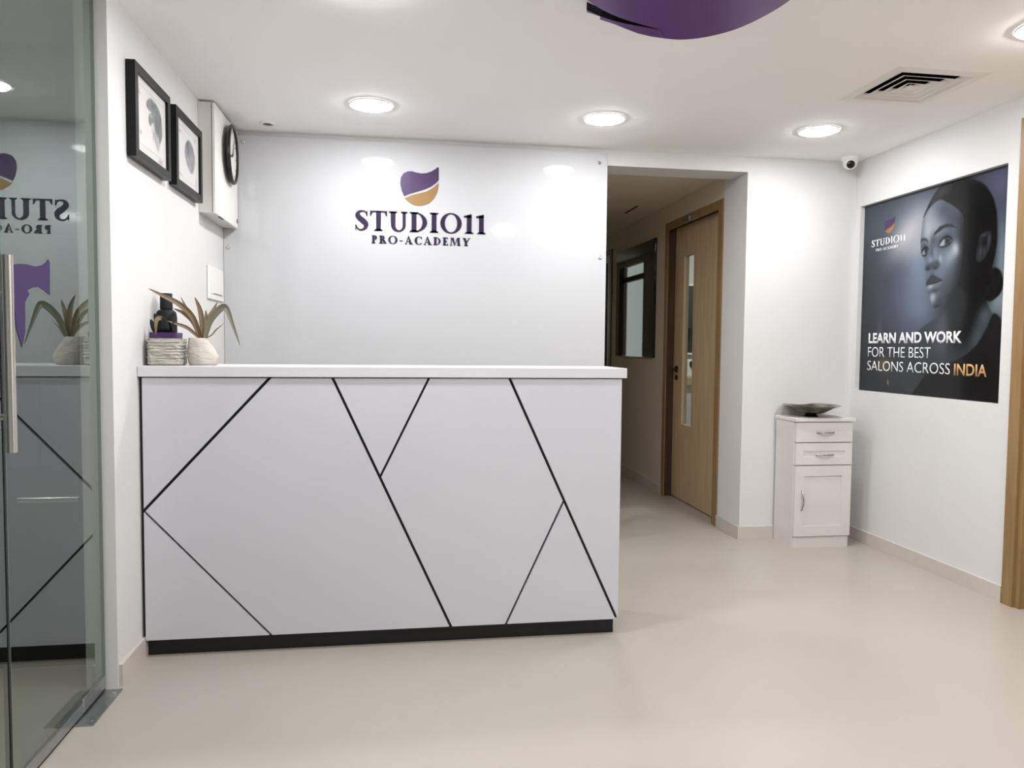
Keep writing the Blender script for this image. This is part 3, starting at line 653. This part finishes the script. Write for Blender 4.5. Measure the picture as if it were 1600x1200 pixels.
P.blob(.42, .2, .06, .12, (58, 66, 70), .8, mask=nk)
P.poly(DRESS, (30, 30, 33), .006); P.blob(.9, .12, .12, .14, (22, 22, 24), .8, mask=P.mask(DRESS))
fm = P.mask(closed_spline(FACE, 4), .004); P.blend(fm, (96, 107, 124))
P.blob(.55, .82, .06, .08, (148, 156, 164), .95, mask=fm); P.blob(.505, .80, .035, .09, (166, 172, 174), .9, mask=fm)       # forehead light
P.blob(.62, .88, .07, .05, (70, 76, 84), .9, mask=fm); P.blob(.68, .83, .06, .05, (66, 68, 84), .9, mask=fm)
P.blob(.80, .70, .085, .2, (28, 29, 32), 1., mask=fm); P.blob(.78, .52, .10, .14, (24, 25, 27), 1., mask=fm); P.blob(.70, .47, .08, .07, (44, 48, 52), .95, .3, fm)
P.blob(.66, .54, .06, .06, (66, 76, 82), .7, mask=fm)
P.blob(.66, .66, .05, .035, (150, 160, 170), .9, .7, fm); P.blob(.69, .69, .022, .03, (188, 194, 196), .9, .4, fm)           # cheek
P.blob(.60, .63, .05, .05, (118, 132, 148), .7, mask=fm); P.blob(.60, .585, .05, .04, (108, 114, 132), .6, mask=fm)
P.blob(.555, .70, .018, .07, (126, 138, 154), .8, .1, fm); P.blob(.535, .69, .012, .05, (72, 78, 90), .7, .1, fm)              # nose bridge
P.blob(.62, .735, .055, .03, (48, 51, 58), .9, .1, fm); P.blob(.485, .715, .03, .035, (60, 64, 74), .85, mask=fm); P.blob(.545, .745, .022, .03, (66, 70, 82), .8, mask=fm)
P.blob(.594, .651, .012, .02, (158, 166, 172), .9, mask=fm); P.blob(.53, .655, .014, .018, (140, 150, 162), .8, mask=fm)
P.poly(closed_spline(NOSE, 3), (66, 70, 78), .012, .9, fm); P.blob(.512, .613, .012, .008, (28, 29, 32), .9, mask=fm); P.blob(.565, .612, .016, .008, (34, 36, 40), .8, mask=fm)
P.blob(.545, .588, .02, .012, (82, 88, 100), .8, mask=fm)
P.poly(BROW1, (36, 38, 42), .006, .95, fm); P.poly(BROW2, (46, 48, 54), .006, .9, fm)
P.poly(closed_spline(EYE1, 3), (84, 92, 104), .005, .9, fm)
P.poly(closed_spline([(.588, .716), (.60, .735), (.618, .742), (.622, .722), (.61, .711)], 3), (176, 180, 186), .005, .85, fm)
P.blob(.637, .731, .016, .016, (22, 22, 25), 1., mask=fm); P.blob(.643, .742, .004, .004, (190, 194, 198), .9)
P.poly([(.576, .712), (.592, .736), (.61, .752), (.635, .757), (.656, .748), (.675, .728), (.655, .738), (.634, .745), (.61, .741), (.596, .729)], (20, 20, 22), .003, 1., fm)
P.poly([(.579, .711), (.60, .703), (.626, .701), (.655, .711), (.67, .728), (.65, .717), (.624, .709)], (30, 31, 34), .003, .85, fm)
P.poly(closed_spline([(.472, .69), (.478, .704), (.492, .706), (.49, .688)], 3), (182, 186, 190), .004, .8, fm); P.blob(.495, .702, .011, .014, (22, 22, 25), 1., mask=fm)
P.poly([(.456, .686), (.466, .71), (.482, .724), (.502, .722), (.517, .706), (.5, .712), (.482, .712), (.47, .698)], (22, 22, 25), .003, .95, fm)
P.poly([(.456, .684), (.475, .678), (.496, .674), (.51, .688), (.492, .682), (.474, .684)], (34, 35, 38), .003, .8, fm)
P.poly(closed_spline(LG(LIPU), 3), (50, 53, 58), .005, .95, fm); P.poly(closed_spline(LG(LIPL), 3), (104, 114, 128), .005, .95, fm); P.blob(.535, .526, .018, .009, (176, 182, 186), .9, .2, fm)
P.poly([(.503, .534), (.53, .541), (.56, .543), (.607, .549), (.56, .539), (.53, .536)], (20, 20, 22), .003, .95, fm)
P.blob(.56, .503, .03, .012, (48, 51, 56), .85, .2, fm); P.blob(.553, .473, .020, .024, (170, 178, 178), .95, mask=fm); P.blob(.60, .45, .03, .02, (58, 62, 66), .8, .4, fm)
P.blob(.585, .428, .03, .012, (40, 42, 45), .8, .1, fm)
P.poly(closed_spline([(.76,.88),(.715,.78),(.735,.66),(.71,.55),(.68,.47),(.70,.42),(.735,.34),(.765,.27),(.80,.30),(.83,.40),(.90,.45),(.92,.7),(.86,.86)], 3), (21, 22, 24), .045)
P.poly([(.62, .425), (.66, .47), (.74, .52), (.78, .45), (.76, .36), (.72, .30), (.68, .36), (.64, .41)], (40, 44, 47), .03, .8)
P.poly(closed_spline(HAIR, 3), (20, 20, 22), .006); hm = P.mask(closed_spline(HAIR, 3), .006)
P.blob(.59, .965, .08, .035, (60, 62, 64), .8, .35, hm); P.blob(.53, .925, .03, .03, (56, 58, 61), .7, mask=hm); P.blob(.93, .51, .03, .03, (28, 28, 30), .7, mask=hm)
P.poly(closed_spline(EAR, 3), (44, 47, 51), .008, .95); P.blob(.862, .69, .018, .028, (22, 22, 24), .9, -.2); P.blob(.886, .70, .006, .03, (76, 80, 84), .8, -.15); P.blob(.84, .655, .008, .025, (72, 78, 82), .8, -.2); P.blob(.855, .725, .016, .006, (74, 78, 82), .7)
P.blob(.862, .655, .006, .02, (58, 62, 66), .8)
for a_ in range(9):      # lumpy twisted bun
    P.blob(.925+.040*math.cos(a_*.7), .508+.062*math.sin(a_*.7), .013, .018, (34, 35, 38) if a_ % 2 else (15, 15, 16), .7, a_*.7, hm)
P.blob(.205, .145, .05, .035, (150, 112, 70), .55); P.blob(.245, .052, .006, .014, (190, 150, 100), .9, .2)
OX, OY = (0, -PW, 0), (0, 0, PH)
P.build('print', 'poster_print', (PX, PY, PZ), OX, OY, t, .72)
def ptext(txt, s0, s1, tb, tt, wgt, mname, lab):
    e = sans_text(txt, (PX-.0010, PY-PW*s0, PZ+PH*tb), (0, -1, 0), (0, 0, 1), (-1, 0, 0), PW*(s1-s0), PH*(tt-tb), wgt, .0008).build('lettering', mname, t); e['label'] = lab
ptext('LEARN AND WORK', .071, .752, .255, .311, .030, 'text_white', 'bold white words LEARN AND WORK')
ptext('FOR THE BEST', .070, .553, .183, .236, -.008, 'text_white', 'thin white words FOR THE BEST')
ptext('SALONS ACROSS', .068, .685, .110, .162, -.008, 'text_white', 'thin white words SALONS ACROSS')
ptext('INDIA', .711, .905, .108, .162, .018, 'text_gold', 'gold word INDIA')
def pserif(txt, s0, s1, tb, tt, b, gp, lab):
    m = MB(); serif_text(m, txt, (PX-.0010, PY-PW*s0, PZ+PH*tb), (0, -1, 0), (0, 0, 1), (-1, 0, 0), PW*(s1-s0), PH*(tt-tb), .0008, b, gp); e = m.build('lettering', 'text_white', t); e['label'] = lab
pserif('STUDIO11', .070, .345, .772, .808, .16, .08, 'small white letters STUDIO11'); pserif('PRO-ACADEMY', .108, .290, .745, .760, .17, .17, 'tiny white letters PRO-ACADEMY')
def small_logo(poly, mname, lab, nm):
    # the same emblem as on the back panel, printed small
    q = [((x-.005)/.205, (z-1.875)/.212) for x, z in poly]
    e = MB().prism([(PW*(.172+.084*a), PH*(.828+.082*b)) for a, b in q], .0008, (PX-.0010, PY, PZ), (0, -1, 0), (0, 0, 1), (-1, 0, 0)).build(nm, mname, t); e['label'] = lab
small_logo(EP, 'purple_vinyl', 'small purple wave of the emblem', 'emblem_leaf'); small_logo(EG, 'gold_vinyl', 'small gold half of the emblem', 'emblem_base')

# ------------------------------------------------------------------ cabinet and bowl
t = thing('storage_cabinet', (2.372, 3.99, 0), 'small white cabinet with two drawers and one door in the room corner', 'cabinet')
X0, X1, Y0, Y1 = 2.199, 2.546, 3.880, 4.100
boxes((X0, X1, Y0+.018, Y1, .0, .718)).build('body', 'cabinet_white', t)
boxes((X0+.003, X1-.010, Y0+.010, Y0+.0178, 0, .062)).build('plinth', 'cabinet_white', t)
m = MB(); m.box(X0-.008, X1+.010, Y0-.010, Y1+.003, .718, .737, .002); m.build('top', 'cabinet_white', t)
def shaker(z0, z1, b, deep):
    m = MB(); xa, xb = X0+.003, X1-.002
    m.box(xa, xb, Y0+deep, Y0+.0175, z0, z1)
    for q in ((xa, xa+b, z0, z1), (xb-b, xb, z0, z1), (xa+b, xb-b, z0, z0+b), (xa+b, xb-b, z1-b, z1)): m.box(q[0], q[1], Y0, Y0+deep, q[2], q[3])
    return m
def bow(c, d, L, name, par):
    c, d = Vector(c), Vector(d); n_ = Vector((0, -1, 0))
    pts = [c + d*(L*(u-.5)) + n_*(.022*math.sin(PI*u)**.8) for u in (0, .06, .15, .3, .5, .7, .85, .94, 1)]
    MB().tube(spline(pts, 4), .0042, 10).build(name, 'steel_handle', par, True)
dr = shaker(.602, .714, .045, .0015).build('drawer', 'cabinet_white', t); bow((2.378, Y0, .656), (1, 0, 0), .105, 'handle', dr)
dr = shaker(.473, .596, .045, .004).build('drawer', 'cabinet_white', t); bow((2.376, Y0, .529), (1, 0, 0), .108, 'handle', dr)
dr = shaker(.066, .467, .058, .006).build('door', 'cabinet_white', t); bow((2.245, Y0, .270), (0, 0, 1), .112, 'handle', dr)
bc = (2.349, 3.985, .737)
t = thing('bowl', bc, 'shallow round dark metal bowl on top of the white cabinet', 'bowl')
MB().lathe([(.030, .0165), (.055, .019), (.085, .031), (.115, .048), (.140, .058), (.160, .065), (.161, .067), (.158, .0675), (.138, .061), (.112, .051), (.08, .034), (.05, .023), (.0, .020)][:-1], bc, 56).build('dish', 'bowl_metal', t, True)
MB().lathe([(.040, .0003), (.041, .003), (.033, .009), (.030, .0163)], bc, 40).build('foot', 'dark_metal', t, True)

# ------------------------------------------------------------------ dome camera, vent, ceiling emblem
cx, cyy = 2.565, 4.02
t = thing('dome_camera', (cx, cyy, H), 'small white dome security camera in the ceiling corner', 'camera')
MB().lathe([(.046, -.0003), (.048, -.004), (.047, -.016), (.043, -.022)], (cx, cyy, H), 40).build('base', 'white_plastic', t, True)
MB().lathe([(.040, -.0222), (.041, -.030), (.037, -.046), (.028, -.060), (.012, -.068)], (cx, cyy, H), 40).build('housing', 'white_plastic', t, True)
ld = Vector((-.45, -.86, -.24)).normalized(); lc = Vector((cx, cyy, H-.040))
MB().lathe([(.026, .024), (.026, .041), (.0225, .043)], lc, 32, axis=ld, cap0=False, cap1=False).build('lens_ring', 'white_plastic', t, True)
MB().lathe([(.0228, .024), (.0225, .0415), (.018, .0445), (.008, .046)], lc, 32, axis=ld).build('lens', 'lens_black', t, True)

t = thing('ceiling_vent', (2.13, 2.92, H), 'square white air diffuser with nested louvres in the ceiling', 'air vent')
ox, oy = 2.13, 2.92
def sq(m, h0, z0, h1, z1, th=.0015):
    """one square flared louvre: a closed thin-walled frustum"""
    def ring(h, z): return [m.bm.verts.new((ox+a*h, oy+b*h, z)) for a, b in ((-1, -1), (1, -1), (1, 1), (-1, 1))]
    A, B, D, E = ring(h0, z0), ring(h1, z1), ring(h1-th*2, z1+th), ring(h0-th*2, z0+th)
    for a, b in ((A, B), (B, D), (D, E), (E, A)):
        for i in range(4): m.bm.faces.new((a[i], a[(i+1) % 4], b[(i+1) % 4], b[i]))
m = MB(); sq(m, .162, H-.0035, .206, H-.0005, .002); m.build('frame', 'white_plastic', t)
for h in (.163, .125, .087, .049):
    m = MB(); sq(m, h-.030, H+.011, h, H-.003); sq(m, h-.0005, H-.003, h+.006, H-.0035, .0012); m.build('louvre', 'white_plastic', t)
m = MB(); m.box(ox-.022, ox+.022, oy-.022, oy+.022, H-.002, H+.002); m.build('louvre', 'white_plastic', t)
boxes((ox-.19, ox+.19, oy-.19, oy+.19, H+.13, H+.14), (vx0, vx0+.004, vy0, vy1, H+.008, H+.13), (vx1-.004, vx1, vy0, vy1, H+.008, H+.13), (vx0+.004, vx1-.004, vy0, vy0+.004, H+.008, H+.13), (vx0+.004, vx1-.004, vy1-.004, vy1, H+.008, H+.13)).build('plenum', 'void', t)

t = thing('ceiling_emblem', (.87, 2.2, H), 'large purple rounded emblem fixed under the ceiling at the top of the photo', 'ceiling sign')
zb_, zt_ = 2.190, 2.216
# main leaf: the rounded outline with its far edge cut back along the groove on the left
main = [(.546, 2.20), (.56, 2.05), (.65, 1.90), (.80, 1.83), (.95, 1.82), (1.08, 1.89), (1.165, 2.03), (1.180, 2.18), (1.155, 2.31), (1.11, 2.415), (1.04, 2.49), (.965, 2.526), (.905, 2.527), (.87, 2.462)]
near = [(.80, 2.437), (.74, 2.413), (.69, 2.388), (.64, 2.355), (.595, 2.318), (.556, 2.28)]
mpts = [(p.x, p.y) for p in spline([(*p, 0) for p in main[:13]], 6)] + [(.868, 2.4615)] + [(p.x, p.y) for p in spline([(*p, 0) for p in near], 4)]
MB().prism(mpts, zt_-zb_, (0, 0, zb_), (1, 0, 0), (0, 1, 0), (0, 0, -1)).build('emblem_leaf', ['purple_gloss', 'black_plastic'], t, sides=True)
cres = [(.904, 2.5268), (.866, 2.4625), (.80, 2.449), (.74, 2.437), (.69, 2.421), (.645, 2.40), (.585, 2.360), (.590, 2.375), (.640, 2.398), (.645, 2.420), (.70, 2.445), (.755, 2.478), (.80, 2.5025), (.85, 2.519)]
MB().prism(cres, zt_-zb_, (0, 0, zb_), (1, 0, 0), (0, 1, 0), (0, 0, -1)).build('emblem_base', ['purple_gloss', 'black_plastic'], t, sides=True)
MB().lathe([(.24, 0), (.24, H-zt_-.0004)], (.86, 2.17, zt_), 40).build('mount', 'black_plastic', t)

# ------------------------------------------------------------------ doors on the right and in the corridor
d5 = structure_root('door_5', (XR, 2.4, 0), 'light wooden door frame at the right edge')
fx = XR-.014
boxes((fx, XR-.0005, PDY1-.004, PDY1+.054, 0, 2.13), (fx, XR-.0005, PDY0-.054, PDY0+.004, 0, 2.13), (fx, XR-.0005, PDY0+.004, PDY1-.004, 2.075, 2.13)).build('architrave', 'wood_frame', d5)
boxes((XR-.0005, 2.80, PDY1-.030, PDY1-.0005, 0, 2.078), (XR-.0005, 2.80, PDY0+.0005, PDY0+.030, 0, 2.078), (XR-.0005, 2.80, PDY0+.030, PDY1-.030, 2.05, 2.078)).build('jamb', 'wood_frame', d5)
boxes((2.745, 2.785, PDY0+.032, PDY1-.032, .008, 2.048)).build('leaf', 'wood_door', d5)
d3 = structure_root('door_3', (XO, 4.93, 0), 'wooden corridor door with narrow glass strip')
fx = XO-.010
boxes((fx, XO-.0005, DY0-.002, DY0+.060, 0, DZ+.002), (fx, XO-.0005, DY1-.050, DY1+.002, 0, DZ+.002), (fx, XO-.0005, DY0+.06, DY1-.05, DZ-.055, DZ+.002)).build('architrave', 'wood_frame', d3)
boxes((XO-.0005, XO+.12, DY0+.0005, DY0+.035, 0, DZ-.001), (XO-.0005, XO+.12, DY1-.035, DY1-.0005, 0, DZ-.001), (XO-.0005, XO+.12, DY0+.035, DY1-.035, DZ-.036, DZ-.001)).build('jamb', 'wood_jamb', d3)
lx0, lx1, ya, yb_, sa, sb, za, zbb = 2.050, 2.090, DY0+.038, DY1-.038, 5.04, 5.225, .565, 1.79
boxes((lx0, lx1, ya, sa, .010, DZ-.04), (lx0, lx1, sb, yb_, .010, DZ-.04), (lx0, lx1, sa, sb, .010, za), (lx0, lx1, sa, sb, zbb, DZ-.04)).build('leaf', 'wood_door', d3)
boxes((2.067, 2.073, sa, sb, za, zbb)).build('vision_pane', 'clear_glass', d3)
hy = 5.325
m = MB(); m.lathe([(.026, -.0005), (.026, -.007), (.022, -.010)], (lx0, hy, .965), 28, axis=(1, 0, 0)); m.tube([(lx0, hy, .965), (lx0-.05, hy, .965)], .009, 12); m.tube([(lx0-.05, hy+.008, .965), (lx0-.05, hy-.11, .965)], .009, 12)
m.lathe([(.02, -.0005), (.02, -.006)], (lx0, hy, .905), 24, axis=(1, 0, 0))
m.build('lever_handle', 'dark_metal', d3, True)
m = MB(); m.box(XO-.028, XO-.0105, 4.93, 5.07, DZ-.052, DZ-.012, .002); m.build('door_closer', 'brushed_steel', d3)
d4 = structure_root('door_4', (XO, 7.36, 0), 'far wooden corridor door with dark glass')
boxes((XO-.012, XO-.0005, 6.87, 6.93, 0, DZ), (XO-.012, XO-.0005, 7.79, 7.84, 0, DZ), (XO-.012, XO-.0005, 6.93, 7.79, DZ-.05, DZ)).build('architrave', 'wood_dark', d4)
boxes((XO-.008, XO-.001, 6.93, 7.79, .01, DZ-.05)).build('leaf', 'wood_door', d4)
boxes((XO-.011, XO-.0085, 7.00, 7.72, .72, 1.93)).build('vision_pane', 'lens_black', d4)

t = thing('corridor_poster', (XO, 6.155, 1.045), 'dark glossy poster on the corridor wall beyond the wooden door', 'poster')
m = MB(); m.box(XO-.014, XO-.001, 5.640, 6.685, 1.045, 1.980, .001); m.build('board', 'lens_black', t)
P = Print(70, 70, (24, 25, 28)); P.blob(.5, .45, .25, .3, (44, 48, 52), .8); P.blob(.62, .22, .12, .16, (58, 62, 66), .8); P.blob(.35, .18, .08, .14, (50, 54, 58), .7)
P.build('print', 'gloss_print', (XO-.0146, 6.68, 1.05), (0, -1.035, 0), (0, 0, .925), t, 1.)
t = thing('corridor_vent', (1.771, 5.64, 2.19), 'thin dark slot diffuser in the dark corridor ceiling', 'air vent')
boxes((1.755, 1.79, 5.46, 5.80, 2.1865, 2.1895)).build('frame', 'corridor_paint', t)
boxes((1.765, 1.78, 5.47, 5.79, 2.185, 2.1863)).build('slot', 'void', t)

# side room behind the glass strip
t = thing('side_counter', (2.7, 6.45, 0), 'pale counter with wooden edge seen through the door glass strip', 'counter')
boxes((2.2, 3.5, 6.2, 6.69, 0, .80)).build('body', 'wall_paint', t)
m = MB(); m.box(2.19, 3.51, 6.17, 6.69, .80, .87, .003); m.build('top', 'wood_door', t)
t = thing('dispenser_box', (2.58, 6.38, .87), 'white box with round black opening on the counter behind the glass strip', 'box')
m = MB(); m.box(2.46, 2.70, 6.28, 6.48, .8705, 1.02, .006); m.build('body', 'white_plastic', t)
MB().lathe([(.055, 0), (.055, -.006), (.03, -.008)], (2.58, 6.28, .965), 30, axis=(0, 1, 0), sx=.6).build('opening', 'black_plastic', t, True)
t = thing('notice_board', (2.65, 6.695, 1.05), 'dark blue board on the wall behind the glass strip', 'board')
m = MB(); m.box(2.3, 3.1, 6.675, 6.699, 1.06, 1.72, .002); m.build('panel', 'navy', t)
for z in (1.06, 1.70): boxes((2.3, 3.1, 6.665, 6.6745, z, z+.02)).build('trim', 'white_plastic', t)
m = MB()
m.tube(spline([(2.52, 6.62, 1.30), (2.54, 6.60, 1.24), (2.56, 6.60, 1.20), (2.60, 6.60, 1.24), (2.64, 6.60, 1.19), (2.67, 6.61, 1.30)], 6), [.02]*31, 10)
tag(m.build('cable_coil', 'black_plastic', None, True), 'black looped cable hanging before the dark blue board', 'cable')

for o in bpy.data.objects:
    if '_base' in o: del o['_base']
